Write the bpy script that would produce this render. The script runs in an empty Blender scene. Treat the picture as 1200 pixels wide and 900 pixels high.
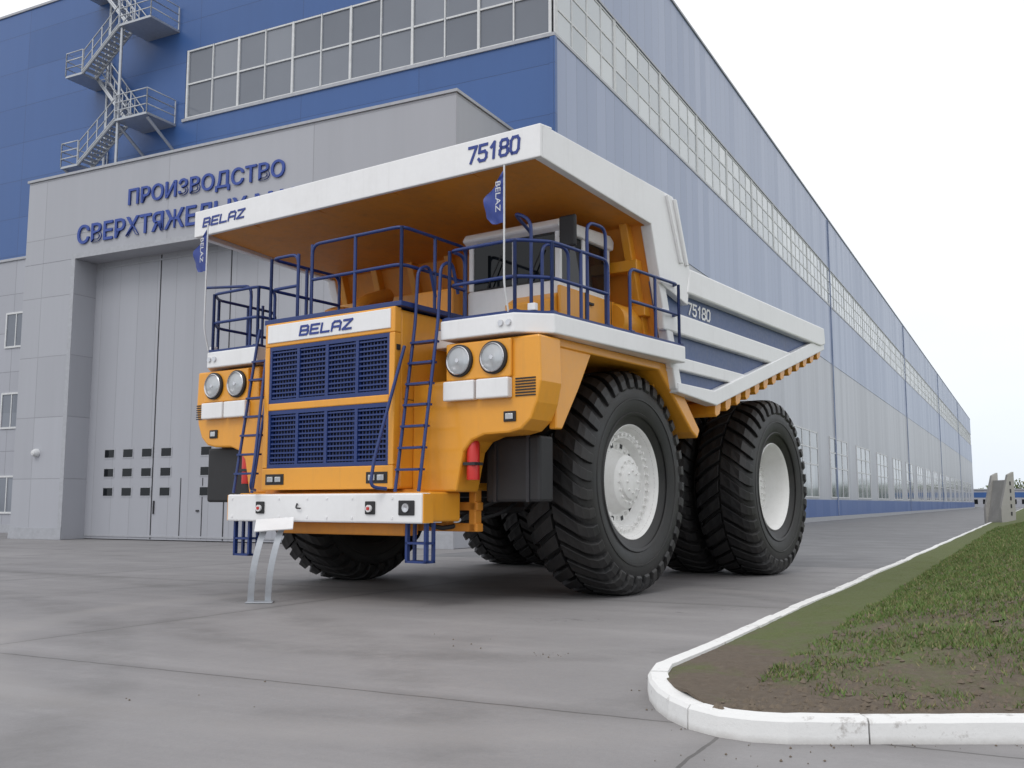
import bpy, bmesh, math, random
from mathutils import Vector, noise
random.seed(7)
R=math.radians
scene=bpy.context.scene
# ------------------------------------------------------------------ materials
def newmat(name):
    m=bpy.data.materials.new(name); m.use_nodes=True
    nt=m.node_tree; b=nt.nodes['Principled BSDF']
    return m,nt,b
def N(nt,t,**kw):
    n=nt.nodes.new(t)
    for k,v in kw.items(): setattr(n,k,v)
    return n
def coords(nt,scale=None):
    tc=N(nt,'ShaderNodeTexCoord'); return tc.outputs['Object']
def noise_tex(nt,co,scale,detail=5,rough=.6):
    n=N(nt,'ShaderNodeTexNoise'); n.inputs['Scale'].default_value=scale
    n.inputs['Detail'].default_value=detail; n.inputs['Roughness'].default_value=rough
    nt.links.new(co,n.inputs['Vector']); return n.outputs['Fac']
def ramp(nt,f,p0,p1,c0=(0,0,0,1),c1=(1,1,1,1)):
    r=N(nt,'ShaderNodeValToRGB'); e=r.color_ramp.elements
    e[0].position=p0; e[1].position=p1; e[0].color=c0; e[1].color=c1
    nt.links.new(f,r.inputs['Fac']); return r.outputs['Color']
def mix(nt,f,a,b,mode='MIX'):
    n=N(nt,'ShaderNodeMix',data_type='RGBA',blend_type=mode)
    for sock,val in ((n.inputs[0],f),(n.inputs[6],a),(n.inputs[7],b)):
        if hasattr(val,'links'): nt.links.new(val,sock)
        elif isinstance(val,(int,float)): sock.default_value=val if sock==n.inputs[0] else (val,val,val,1)
        else: sock.default_value=tuple(val)+((1,) if len(val)==3 else ())
    return n.outputs[2]
def math_(nt,op,a,b=None):
    n=N(nt,'ShaderNodeMath',operation=op)
    for i,v in enumerate((a,b)):
        if v is None: continue
        if hasattr(v,'links'): nt.links.new(v,n.inputs[i])
        else: n.inputs[i].default_value=v
    return n.outputs[0]
def bump(nt,b,h,strength=.2,dist=.02):
    n=N(nt,'ShaderNodeBump'); n.inputs['Strength'].default_value=strength; n.inputs['Distance'].default_value=dist
    nt.links.new(h,n.inputs['Height']); nt.links.new(n.outputs[0],b.inputs['Normal'])
def paint(name,col,rough=.35,dirt=.25,dcol=(.12,.10,.08),metal=0,sc=1.5,coat=0.0):
    m,nt,b=newmat(name); co=coords(nt)
    f=noise_tex(nt,co,sc,6,.65); g=noise_tex(nt,co,sc*9,3,.6)
    mp=N(nt,'ShaderNodeMapping'); mp.inputs['Scale'].default_value=(5,5,.35); nt.links.new(co,mp.inputs[0])
    run=noise_tex(nt,mp.outputs[0],1.6,5,.7)
    d=math_(nt,'MULTIPLY',math_(nt,'ADD',ramp(nt,f,.45,.8),math_(nt,'MULTIPLY',ramp(nt,run,.52,.78),.8)),dirt)
    c=mix(nt,d,col,dcol)
    c=mix(nt,.12,c,mix(nt,g,tuple(x*.7 for x in col),tuple(min(1,x*1.15) for x in col)))
    nt.links.new(c,b.inputs['Base Color'])
    rr=math_(nt,'ADD',math_(nt,'MULTIPLY',g,.30),rough-.1)
    nt.links.new(rr,b.inputs['Roughness']); b.inputs['Metallic'].default_value=metal
    b.inputs['Coat Weight'].default_value=coat; b.inputs['Coat Roughness'].default_value=.12
    bump(nt,b,f,.08,.025)
    return m
def plain(name,col,rough=.5,metal=0):
    m,nt,b=newmat(name); co=coords(nt); f=noise_tex(nt,co,6,3)
    nt.links.new(mix(nt,f,tuple(x*.8 for x in col),tuple(min(1,x*1.2) for x in col)),b.inputs['Base Color'])
    b.inputs['Roughness'].default_value=rough; b.inputs['Metallic'].default_value=metal
    return m
ORANGE=paint('yellow_orange_paint',(.80,.345,.026),.34,.14,coat=.25)
ORANGE2=paint('orange_paint_deep_dusty',(.74,.29,.035),.5,.28)  # deeper, redder base colour picked for the canopy underside, with extra dirt
WHITE=paint('white_paint',(.82,.82,.825),.36,.13,(.35,.33,.30),coat=.15)
RIMW=paint('rim_white',(.83,.825,.81),.45,.22,(.34,.31,.27),sc=2.5)
BLUE=paint('railing_blue',(.012,.035,.16),.35,.1)
BSTRIPE=paint('stripe_blue',(.06,.10,.225),.4,.2)
BLACK=plain('black_rubber_plastic',(.018,.018,.02),.6)
DARK=plain('dark_steel',(.04,.04,.045),.5,.4)
CHROME=plain('lamp_chrome',(.6,.6,.62),.25,.8)
RED=paint('red_paint',(.55,.02,.015),.3,.1)
LETTER=plain('letter_blue',(.02,.045,.24),.45)
LETTERB=plain('building_letter_blue',(.028,.065,.30),.5)
m,nt,b=newmat('lamp_glass'); b.inputs['Base Color'].default_value=(.52,.54,.56,1); b.inputs['Roughness'].default_value=.10; b.inputs['Metallic'].default_value=.35
w=N(nt,'ShaderNodeTexWave'); w.inputs['Scale'].default_value=16; nt.links.new(coords(nt),w.inputs['Vector']); bump(nt,b,w.outputs['Fac'],.5,.01); LAMP=m
m,nt,b=newmat('cab_glass'); b.inputs['Base Color'].default_value=(.006,.008,.010,1); b.inputs['Roughness'].default_value=.04; b.inputs['Specular IOR Level'].default_value=.30; GLASSD=m
# tyre rubber
m,nt,b=newmat('tyre_rubber'); co=coords(nt)
f=noise_tex(nt,co,2.2,6,.7); g=noise_tex(nt,co,30,3,.7)
nt.links.new(mix(nt,math_(nt,'MULTIPLY',ramp(nt,f,.4,.8),.35),(.013,.013,.014),(.07,.063,.055)),b.inputs['Base Color'])
nt.links.new(math_(nt,'ADD',math_(nt,'MULTIPLY',f,.4),.30),b.inputs['Roughness']); bump(nt,b,g,.15,.01); TYRE=m

def facade(name,col,axis,pitch,hp=None,rough=.4,line=.03,var=.10,spec=.5,hoff=0,streakw=.22,lined=.5):
    m,nt,b=newmat(name); co=coords(nt); s=N(nt,'ShaderNodeSeparateXYZ'); nt.links.new(co,s.inputs[0])
    c0=s.outputs[axis]; q=math_(nt,'DIVIDE',c0,pitch)
    fr=math_(nt,'FRACT',q); ln=math_(nt,'LESS_THAN',fr,line)
    idx=math_(nt,'FLOOR',q)
    if hp:
        qz=math_(nt,'DIVIDE',math_(nt,'ADD',s.outputs[2],hoff),hp); lz=math_(nt,'LESS_THAN',math_(nt,'FRACT',qz),line*pitch/hp)
        ln=math_(nt,'MAXIMUM',ln,lz); idx=math_(nt,'ADD',idx,math_(nt,'MULTIPLY',math_(nt,'FLOOR',qz),17.3))
    wn=N(nt,'ShaderNodeTexWhiteNoise',noise_dimensions='1D'); nt.links.new(idx,wn.inputs['W'])
    st=N(nt,'ShaderNodeMapping'); st.inputs['Scale'].default_value=(1.2,1.2,.08); nt.links.new(co,st.inputs[0])
    streak=noise_tex(nt,st.outputs[0],1.3,5,.65)
    v=math_(nt,'ADD',math_(nt,'MULTIPLY',wn.outputs['Value'],var),math_(nt,'MULTIPLY',streak,streakw))
    c=mix(nt,v,col,tuple(x*.45 for x in col))
    c=mix(nt,math_(nt,'MULTIPLY',ln,lined),c,tuple(x*.3 for x in col))
    nt.links.new(c,b.inputs['Base Color'])
    nt.links.new(math_(nt,'ADD',math_(nt,'MULTIPLY',wn.outputs['Value'],.08),rough),b.inputs['Roughness'])
    b.inputs['Specular IOR Level'].default_value=spec
    bump(nt,b,math_(nt,'SUBTRACT',1.0,ln),.4,.02)
    return m
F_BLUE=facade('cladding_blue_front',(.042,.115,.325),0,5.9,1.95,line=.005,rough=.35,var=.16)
F_GREYF=facade('cladding_grey_front',(.39,.40,.445),0,5.9,1.95,line=.006)
F_PORT=facade('cladding_grey_portal',(.405,.415,.455),0,6.9,2.45,line=.005,hoff=.1,lined=.35,var=.14)
F_BLUER=facade('cladding_blue_side_sky_sheen',(.24,.30,.46),1,1.0,line=.05,rough=.30,spec=.8,var=.07,streakw=.12,lined=.3)  # front's blue made paler: sky reflection is put into the base colour
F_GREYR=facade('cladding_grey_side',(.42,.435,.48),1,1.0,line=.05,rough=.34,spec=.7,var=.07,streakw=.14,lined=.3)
F_BAND=facade('cladding_blue_band',(.04,.11,.34),1,3.0,line=.02)
DOORM=facade('door_panel_grey',(.39,.40,.44),0,1.02,line=.02,var=.07,lined=.4)
FRAME=plain('window_frame_white',(.62,.63,.64),.5)
TRIM=plain('trim_grey',(.37,.38,.41),.45,.1)
GALV=plain('galvanised_steel',(.42,.44,.47),.4,.5)
def glazing(name,axis,pitch,zp,z0,ca,cb,spec=.5):
    m,nt,b=newmat(name); co=coords(nt); s=N(nt,'ShaderNodeSeparateXYZ'); nt.links.new(co,s.inputs[0])
    a=math_(nt,'FLOOR',math_(nt,'DIVIDE',s.outputs[axis],pitch)); z=math_(nt,'FLOOR',math_(nt,'DIVIDE',math_(nt,'SUBTRACT',s.outputs[2],z0),zp))
    wn=N(nt,'ShaderNodeTexWhiteNoise',noise_dimensions='1D'); nt.links.new(math_(nt,'ADD',a,math_(nt,'MULTIPLY',z,31.7)),wn.inputs['W'])
    f=noise_tex(nt,co,.25,3)
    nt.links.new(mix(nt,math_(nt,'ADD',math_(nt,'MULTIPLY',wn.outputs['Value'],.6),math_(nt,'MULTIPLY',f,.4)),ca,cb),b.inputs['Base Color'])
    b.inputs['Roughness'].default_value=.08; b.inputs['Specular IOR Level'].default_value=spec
    return m
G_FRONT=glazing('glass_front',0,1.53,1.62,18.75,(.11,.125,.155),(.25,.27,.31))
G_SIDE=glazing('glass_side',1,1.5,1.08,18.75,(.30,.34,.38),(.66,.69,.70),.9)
G_LOW=glazing('glass_low',1,3.0,2.5,1.9,(.10,.12,.14),(.35,.38,.40),.6)
# concrete
def groundmat(name,ca,cb,joint=None,roughness=.75):
    m,nt,b=newmat(name); co=coords(nt)
    big=noise_tex(nt,co,.12,5,.6); mid=noise_tex(nt,co,.9,7,.7); fine=noise_tex(nt,co,25,5,.75); spk=noise_tex(nt,co,140,2,.5)
    mp=N(nt,'ShaderNodeMapping'); mp.inputs['Rotation'].default_value=(0,0,R(12)); mp.inputs['Scale'].default_value=(.12,1.1,1); nt.links.new(co,mp.inputs[0])
    strk=noise_tex(nt,mp.outputs[0],.8,5,.65)
    c=mix(nt,ramp(nt,big,.3,.7),ca,cb)
    c=mix(nt,math_(nt,'MULTIPLY',ramp(nt,mid,.35,.75),.38),c,tuple(x*.68 for x in ca))
    c=mix(nt,math_(nt,'MULTIPLY',ramp(nt,strk,.50,.70),.38),c,tuple(x*1.3 for x in cb))
    c=mix(nt,math_(nt,'MULTIPLY',ramp(nt,fine,.3,.75),.22),c,tuple(x*.6 for x in ca))
    c=mix(nt,math_(nt,'MULTIPLY',ramp(nt,spk,.55,.75),.22),c,tuple(x*1.5 for x in cb))
    st=noise_tex(nt,co,.45,3,.5); c=mix(nt,math_(nt,'MULTIPLY',ramp(nt,st,.60,.76),.30),c,(.09,.087,.085))
    h=fine
    if joint:
        s=N(nt,'ShaderNodeSeparateXYZ'); nt.links.new(co,s.inputs[0])
        # per-slab tone
        ix=math_(nt,'FLOOR',math_(nt,'DIVIDE',math_(nt,'ADD',s.outputs[0],joint[1]),joint[0])); iy=math_(nt,'FLOOR',math_(nt,'DIVIDE',math_(nt,'ADD',s.outputs[1],joint[2]),joint[0]))
        wn=N(nt,'ShaderNodeTexWhiteNoise',noise_dimensions='1D'); nt.links.new(math_(nt,'ADD',ix,math_(nt,'MULTIPLY',iy,13.7)),wn.inputs['W'])
        c=mix(nt,math_(nt,'MULTIPLY',wn.outputs['Value'],.22),c,tuple(x*.6 for x in ca))
        wob=math_(nt,'MULTIPLY',math_(nt,'SUBTRACT',noise_tex(nt,co,3,3),.5),.05)
        def jl(o,off): return math_(nt,'ABSOLUTE',math_(nt,'SUBTRACT',math_(nt,'FRACT',math_(nt,'ADD',math_(nt,'DIVIDE',math_(nt,'ADD',math_(nt,'ADD',o,wob),off),joint[0]),.5)),.5))
        dj=math_(nt,'MINIMUM',jl(s.outputs[0],joint[1]),jl(s.outputs[1],joint[2]))
        j=math_(nt,'LESS_THAN',dj,.0018)
        soft=ramp(nt,dj,.0,.03,(1,1,1,1),(0,0,0,1))
        c=mix(nt,math_(nt,'MULTIPLY',soft,.22),c,(.10,.095,.09))
        vo=N(nt,'ShaderNodeTexVoronoi',feature='DISTANCE_TO_EDGE'); vo.inputs['Scale'].default_value=.13
        wv=N(nt,'ShaderNodeVectorMath',operation='ADD'); nn=N(nt,'ShaderNodeTexNoise'); nn.inputs['Scale'].default_value=1.3; nn.inputs['Detail'].default_value=5
        nt.links.new(co,nn.inputs['Vector']); nt.links.new(co,wv.inputs[0]); nt.links.new(nn.outputs['Color'],wv.inputs[1]); nt.links.new(wv.outputs[0],vo.inputs['Vector'])
        cr=math_(nt,'MULTIPLY',math_(nt,'LESS_THAN',vo.outputs['Distance'],.0008),ramp(nt,mid,.5,.6))
        k=math_(nt,'MAXIMUM',math_(nt,'MULTIPLY',j,.70),math_(nt,'MULTIPLY',cr,.4))
        c=mix(nt,k,c,(.055,.052,.05))
        for cx,cy,rad,br in ((8.5,-20,4.2,0),(7.6,-21,6.3,0),(-6,-40,22,0),(-6,-40,19.6,0),(9.3,-21.5,5.6,1),(3.0,-27,3.0,1)):
            v=N(nt,'ShaderNodeVectorMath',operation='DISTANCE'); v.inputs[1].default_value=(cx,cy,0); nt.links.new(co,v.inputs[0])
            d=math_(nt,'ABSOLUTE',math_(nt,'SUBTRACT',v.outputs['Value'],rad))
            rg=math_(nt,'MULTIPLY',ramp(nt,d,.14,.40,(1,1,1,1),(0,0,0,1)),math_(nt,'MULTIPLY',ramp(nt,mid,.35,.6),.32))
            c=mix(nt,rg,c,(.36,.34,.33) if br else (.11,.107,.105))
    nt.links.new(c,b.inputs['Base Color'])
    nt.links.new(math_(nt,'ADD',math_(nt,'MULTIPLY',mid,.4),roughness-.25),b.inputs['Roughness'])
    bump(nt,b,h,.28,.012)
    return m
CONC=groundmat('concrete_paving',(.232,.224,.228),(.305,.294,.296),(7.5,2.0,3.2),.64)
ASPH=groundmat('asphalt',(.155,.155,.162),(.195,.195,.202),None,.7)
FIELD=groundmat('field',(.09,.10,.05),(.12,.12,.07),None,.9)
CONC2=groundmat('ramp_concrete',(.36,.35,.33),(.45,.44,.42),None,.8)
# kerb paint
m,nt,b=newmat('kerb_whitewash'); co=coords(nt); f=noise_tex(nt,co,7,8,.75); g=noise_tex(nt,co,1.2,4)
s=N(nt,'ShaderNodeSeparateXYZ'); nt.links.new(co,s.inputs[0])
low=ramp(nt,math_(nt,'ADD',s.outputs[2],math_(nt,'MULTIPLY',f,.06)),.03,.07,(1,1,1,1),(0,0,0,1))
w1=math_(nt,'MAXIMUM',math_(nt,'MULTIPLY',low,.55),ramp(nt,math_(nt,'ADD',math_(nt,'MULTIPLY',f,.75),math_(nt,'MULTIPLY',g,.25)),.56,.66))
nt.links.new(mix(nt,w1,(.76,.76,.75),(.38,.36,.34)),b.inputs['Base Color']); b.inputs['Roughness'].default_value=.8; bump(nt,b,f,.6,.012); KERB=m
# soil
m,nt,b=newmat('soil_and_turf'); co=coords(nt); f=noise_tex(nt,co,.9,7,.7); g=noise_tex(nt,co,14,6,.75); g2=noise_tex(nt,co,45,4,.7); s=N(nt,'ShaderNodeSeparateXYZ'); nt.links.new(co,s.inputs[0])
soil=mix(nt,g,(.06,.045,.033),(.20,.16,.12)); turf=mix(nt,g2,(.035,.055,.012),(.17,.21,.065))
turf=mix(nt,ramp(nt,g,.50,.75),turf,(.13,.12,.065))
far=ramp(nt,math_(nt,'DIVIDE',s.outputs[1],60.0),.105,.26)
k=ramp(nt,math_(nt,'ADD',f,math_(nt,'MULTIPLY',far,.42)),.54,.70)
nt.links.new(mix(nt,math_(nt,'MULTIPLY',k,.9),soil,turf),b.inputs['Base Color']); b.inputs['Roughness'].default_value=.95; bump(nt,b,g,.9,.04); SOIL=m
def leafm(name,c):
    m,nt,b=newmat(name); f=noise_tex(nt,coords(nt),3,3); nt.links.new(mix(nt,f,tuple(x*.6 for x in c),tuple(x*1.4 for x in c)),b.inputs['Base Color']); b.inputs['Roughness'].default_value=.7; return m
L1=leafm('foliage_dark',(.035,.06,.018)); L2=leafm('foliage_light',(.08,.11,.035)); GR1=leafm('grass_green',(.10,.165,.035)); GR2=leafm('grass_dry',(.22,.20,.09))
# ------------------------------------------------------------------ geometry helpers
def empty(name,loc=(0,0,0),rz=0):
    e=bpy.data.objects.new(name,None); scene.collection.objects.link(e); e.location=loc; e.rotation_euler=(0,0,rz); return e
def mobj(name,verts,faces,mats,parent=None,smooth=False,bevel=0,recalc=True,midx=None):
    me=bpy.data.meshes.new(name); me.from_pydata([tuple(v) for v in verts],[],faces)
    if not isinstance(mats,(list,tuple)): mats=[mats]
    for mm in mats: me.materials.append(mm)
    if midx: me.polygons.foreach_set('material_index',midx)
    if recalc:
        bm=bmesh.new(); bm.from_mesh(me); bmesh.ops.recalc_face_normals(bm,faces=bm.faces); bm.to_mesh(me); bm.free()
    if smooth: me.polygons.foreach_set('use_smooth',[True]*len(me.polygons))
    me.update(); o=bpy.data.objects.new(name,me); scene.collection.objects.link(o)
    if parent: o.parent=parent
    if bevel:
        md=o.modifiers.new('bevel','BEVEL'); md.width=bevel; md.segments=2; md.limit_method='ANGLE'; md.angle_limit=R(40)
    return o
CF=[(0,1,2,3),(4,7,6,5),(0,4,5,1),(1,5,6,2),(2,6,7,3),(3,7,4,0)]
def boxes(name,bl,mat,parent=None,bevel=0):
    V=[];F=[]
    for (x0,x1,y0,y1,z0,z1) in bl:
        n=len(V); V+=[(x0,y0,z0),(x1,y0,z0),(x1,y1,z0),(x0,y1,z0),(x0,y0,z1),(x1,y0,z1),(x1,y1,z1),(x0,y1,z1)]
        F+=[tuple(i+n for i in f) for f in CF]
    return mobj(name,V,F,mat,parent,bevel=bevel)
def prism(name,pts,axis,a0,a1,mat,parent=None,bevel=0):
    def mk(p,a):
        return (a,p[0],p[1]) if axis=='x' else ((p[0],a,p[1]) if axis=='y' else (p[0],p[1],a))
    n=len(pts); V=[mk(p,a0) for p in pts]+[mk(p,a1) for p in pts]
    F=[tuple(range(n)),tuple(range(2*n-1,n-1,-1))]+[(i,(i+1)%n,n+(i+1)%n,n+i) for i in range(n)]
    return mobj(name,V,F,mat,parent,bevel=bevel)
def rnd(pts,rad=.12,n=4):
    pts=[Vector(p) for p in pts]
    if len(pts)<3: return pts
    out=[pts[0]]
    for i in range(1,len(pts)-1):
        a,b,c=pts[i-1],pts[i],pts[i+1]; u=(a-b); v=(c-b); r=min(rad,u.length*.45,v.length*.45)
        p0=b+u.normalized()*r; p1=b+v.normalized()*r
        for k in range(n+1):
            t=k/n; out.append((1-t)**2*p0+2*t*(1-t)*b+t*t*p1)
    out.append(pts[-1]); return out
def tubes(name,lines,r,mat,parent=None,rad=.12):
    cu=bpy.data.curves.new(name,'CURVE'); cu.dimensions='3D'; cu.bevel_depth=r; cu.bevel_resolution=2; cu.use_fill_caps=True
    for l in lines:
        p=rnd(l,rad); s=cu.splines.new('POLY'); s.points.add(len(p)-1)
        for i,q in enumerate(p): s.points[i].co=(q[0],q[1],q[2],1)
    cu.materials.append(mat); o=bpy.data.objects.new(name,cu); scene.collection.objects.link(o)
    if parent: o.parent=parent
    return o
def lathe(name,prof,segs,mat,parent,loc=(0,0,0),axis='x',sgn=1,smooth=True):
    V=[];F=[];n=len(prof)
    for k in range(segs):
        t=2*math.pi*k/segs
        for a,r in prof:
            if axis=='x': V.append((loc[0]+sgn*a,loc[1]+r*math.cos(t),loc[2]+r*math.sin(t)))
            elif axis=='y': V.append((loc[0]+r*math.cos(t),loc[1]+sgn*a,loc[2]+r*math.sin(t)))
            else: V.append((loc[0]+r*math.cos(t),loc[1]+r*math.sin(t),loc[2]+a))
    for k in range(segs):
        k2=(k+1)%segs
        for i in range(n-1): F.append((k*n+i,k*n+i+1,k2*n+i+1,k2*n+i))
    o=mobj(name,V,F,mat,parent,smooth=smooth)
    if smooth:
        md=o.modifiers.new('es','EDGE_SPLIT'); md.split_angle=R(38)
    return o
def text(name,body,loc,rot,width,height,mat,parent,shear=0,off=.0,ext=.012,align='LEFT'):
    cu=bpy.data.curves.new(name,'FONT'); cu.body=body; cu.size=1; cu.extrude=ext/height; cu.shear=shear; cu.offset=off
    cu.materials.append(mat); o=bpy.data.objects.new(name,cu); scene.collection.objects.link(o)
    bpy.context.view_layer.update(); d=o.dimensions
    sy=height/max(d.y,.01); sx=width/max(d.x,.01); o.scale=(sx,sy,height)
    o.location=loc; o.rotation_euler=rot; o.parent=parent; return o
GL={'B':[[(0,0),(0,1),(.8,1),(.95,.85),(.95,.65),(.8,.5),(0,.5)],[(.8,.5),(1,.38),(1,.14),(.86,0),(0,0)]],
    'E':[[(1,1),(0,1),(0,0),(1,0)],[(0,.5),(.85,.5)]],
    'L':[[(0,1),(0,0),(1,0)]],
    'A':[[(0,0),(0,.8),(.2,1),(.8,1),(1,.8),(1,0)],[(0,.42),(1,.42)]],
    'Z':[[(0,1),(1,1),(0,0),(1,0)]],
    '7':[[(0,1),(1,1),(.35,0)]],
    '5':[[(1,1),(.08,1),(.04,.56),(.75,.58),(1,.42),(1,.16),(.8,0),(.2,0),(0,.14)]],
    '1':[[(.2,.72),(.6,1),(.6,0)]],
    '8':[[(.2,.52),(.04,.66),(.04,.86),(.22,1),(.78,1),(.96,.86),(.96,.66),(.8,.52),(.2,.52),(0,.36),(0,.14),(.2,0),(.8,0),(1,.14),(1,.36),(.8,.52)]],
    '0':[[(.22,0),(0,.2),(0,.8),(.22,1),(.78,1),(1,.8),(1,.2),(.78,0),(.22,0)]]}
def block(name,word,x0,y,z0,w,h,mat,parent,lw=.028,shear=.22,gap=.74,side=None):
    V=[];F=[]; n=len(word); cw=w/n; gw=cw*gap; k_=0
    for i,ch in enumerate(word):
        for st in GL[ch]:
            for (a,c) in zip(st[:-1],st[1:]):
                k_+=1
                p=Vector((x0+i*cw+a[0]*gw,0,z0+a[1]*h)); q=Vector((x0+i*cw+c[0]*gw,0,z0+c[1]*h)); d=(q-p).normalized(); nrm_=Vector((-d.z,0,d.x))*lw/2; p-=d*lw*.42; q+=d*lw*.42
                b0=len(V)
                for yy in (y,y-.008-.0003*(k_%7)):
                    for v in (p-nrm_,q-nrm_,q+nrm_,p+nrm_):
                        X=v.x+shear*(v.z-z0)
                        V.append((X,yy,v.z) if side is None else (side-(yy-y)*1.0,X,v.z))
                F+=[tuple(k+b0 for k in f) for f in CF]
    return mobj(name,V,F,mat,parent)
# ================================================================== BUILDING
TB=R(27.2); C=Vector((1.553,35.3,0))
B=empty('factory_building',C,-TB)
H=26.6; LB=300; W=70; ZW0,ZW1=18.75,22.0; ZG=13.5
def wallbox(name,x0,x1,y0,y1,z0,z1,mat): return boxes(name,[(x0,x1,y0,y1,z0,z1)],mat,B)
wallbox('front_wall_grey',-W,-.03,0,.4,0,ZG,F_GREYF)
wallbox('front_wall_blue_lower',-W,-.03,-.02,.4,ZG,ZW0,F_BLUE)
wallbox('front_wall_blue_left',-W,-18.5,-.02,.4,ZW0,ZW1,F_BLUE)
wallbox('front_wall_blue_upper',-W,-.03,-.02,.4,ZW1,H,F_BLUE)
wallbox('side_wall_grey',-.4,.0,.02,LB,0,ZG,F_GREYR)
wallbox('side_wall_blue',-.4,.03,.02,LB,ZG,ZW0,F_BLUER)
wallbox('side_wall_blue_upper',-.4,.03,.02,LB,ZW1,H,F_BLUER)
boxes('roof',[(-W,-.4,.4,LB,H-.6,H-.3)],TRIM,B)
boxes('rear_walls',[(-W,-.4,LB-.4,LB,0,H-.6),(-W,-W+.4,.4,LB-.4,0,H-.6)],F_GREYF,B)
boxes('roof_coping',[(-W,.08,-.08,.5,H,H+.12),(-.5,.10,.5,LB,H,H+.12)],TRIM,B)
boxes('belt_trim',[(-W,.06,-.07,0,ZG-.06,ZG+.06),(-18.6,.06,-.09,-.02,ZW0-.14,ZW0-.01),(0,.06,.0,LB,ZW0-.12,ZW0-.01),(0.03,.06,.0,LB,ZW1+.01,ZW1+.10)],TRIM,B)
boxes('corner_trim',[(-.14,.075,-.075,.12,.4,ZW0-.15),(-.14,.075,-.075,.12,ZW1+.12,H-.01)],F_BLUE,B)
boxes('strip_glass_front',[(-18.4,-.15,.04,.1,ZW0,ZW1)],G_FRONT,B)
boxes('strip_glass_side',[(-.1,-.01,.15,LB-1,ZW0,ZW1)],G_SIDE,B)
fr=[]
n=12; pitch=18.25/n
for i in range(n+1):
    x=-18.4+i*pitch; t=.028 if i%2 else .055
    fr.append((x-t,x+t,-.03,.04,ZW0,ZW1))
for i in range(n):
    x0=-18.4+i*pitch+.06; x1=x0+pitch-.12
    for z in (ZW0+.03,ZW0+1.62,ZW1-.04): fr.append((x0,x1,-.02,.035,z-.035,z+.035))
boxes('strip_frames_front',fr,FRAME,B)
fr=[]
y=.15; i=0
while y<LB:
    t=.13 if i%4==0 else .045
    fr.append((-.01,.035 if i%4==0 else .015,y-t,y+t,ZW0,ZW1)); y+=1.5; i+=1
for z in (ZW0+.05,ZW0+1.08,ZW0+2.16,ZW1-.06): fr.append((-.01,.012,.15,LB-.2,z-.045,z+.045))
boxes('strip_frames_side',fr,FRAME,B)
gl=[];fr=[]
y=-3.6+14.7
while y<LB-10:
    gl.append((0,.03,y,y+9,1.9,6.95))
    for yy in (y,y+3,y+6,y+9): fr.append((0,.07,yy-.07,yy+.07,1.82,7.03))
    for z in (1.9,4.4,5.7,6.95):
        for q in range(3): fr.append((0,.06,y+3*q+.07,y+3*q+2.93,z-.05,z+.05))
    y+=14.7
boxes('low_window_glass',gl,G_LOW,B); boxes('low_window_frames',fr,FRAME,B)
boxes('side_blue_band',[(0,.05,8,LB,.35,1.7)],F_BAND,B)
boxes('side_plinth',[(0,.12,.0,LB,0,.34)],TRIM,B)
boxes('side_downpipes',[(0.03,.13,yy,yy+.10,.4,H-.1) for yy in (58,118,178,238)],F_BLUER,B)
# portal
PX0,PX1,PY,PH=-21.8,-1.11,-5.2,14.7
OX0,OX1,OZ=-18.75,-4.2,11.15
boxes('portal_walls',[(PX0,OX0,PY,-.02,0,OZ),(OX1,PX1,PY,-.02,0,OZ),(PX0,PX1,PY,-.02,OZ,PH)],F_PORT,B,.02)
boxes('portal_coping',[(PX0-.06,PX1+.06,PY-.06,-.1,PH,PH+.10)],TRIM,B)
boxes('portal_plinth',[(PX0-.03,OX0+.0,PY-.05,PY,0,.45),(OX1,PX1+.03,PY-.05,PY,0,.45)],TRIM,B)
boxes('portal_trim',[(OX0-.22,OX0,PY-.03,PY,0.46,OZ),(OX0-.22,OX1+.22,PY-.03,PY,OZ,OZ+.22),(OX1,OX1+.22,PY-.03,PY,.46,OZ)],TRIM,B)
boxes('hangar_door',[(OX0,OX1,PY+1.05,PY+1.3,.03,OZ-.0)],DOORM,B)
dl=[]
for q in range(1,4):
    x=OX0+q*(OX1-OX0)/4; dl.append((x-.018,x+.018,PY+1.03,PY+1.05,.05,OZ-.02))
boxes('door_leaf_joints',dl,DARK,B)
boxes('door_rails',[(OX0+.05,OX1-.05,PY+1.02,PY+1.05,z,z+.07) for z in (.12,10.9)],TRIM,B)
dw=[];df=[]
for r_,z in enumerate((3.35,2.6,1.85)):
    for c_ in range(13):
        if c_ in (4,9): continue
        x=OX0+1.0+c_*1.02; dw.append((x,x+.5,PY+1.025,PY+1.05,z-.15,z+.15)); df.append((x-.05,x+.55,PY+1.035,PY+1.05,z-.2,z+.2))
boxes('door_window_frames',df,TRIM,B); boxes('door_windows',dw,GLASSD,B)
boxes('wicket_door_outline',[(OX0+5.1,OX0+5.13,PY+1.035,PY+1.05,.1,2.35),(OX0+6.2,OX0+6.23,PY+1.035,PY+1.05,.1,2.35)],DARK,B)
boxes('door_handles',[(OX0+5.95,OX0+6.08,PY+1.0,PY+1.05,1.1,1.16),(OX0+3.75,OX0+3.8,PY+1.0,PY+1.05,1.0,1.5)],DARK,B)
lathe('wall_lamp',[(0,.0),(0,.16),(.12,.16),(.22,.1),(.25,0)],16,FRAME,B,(-20.4,PY,3.4),'y',-1)
text('lettering_upper','ПРОИЗВОДСТВО',(-1.11-14.83,PY-.04,12.95),(R(90),0,0),7.75,.78,LETTERB,B,off=.012,ext=.03)
text('lettering_lower','СВЕРХТЯЖЕЛЫХ МАШИН',(-1.11-17.6,PY-.04,11.72),(R(90),0,0),13.3,.78,LETTERB,B,off=.012,ext=.03)
wg=[];wf=[]
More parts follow.
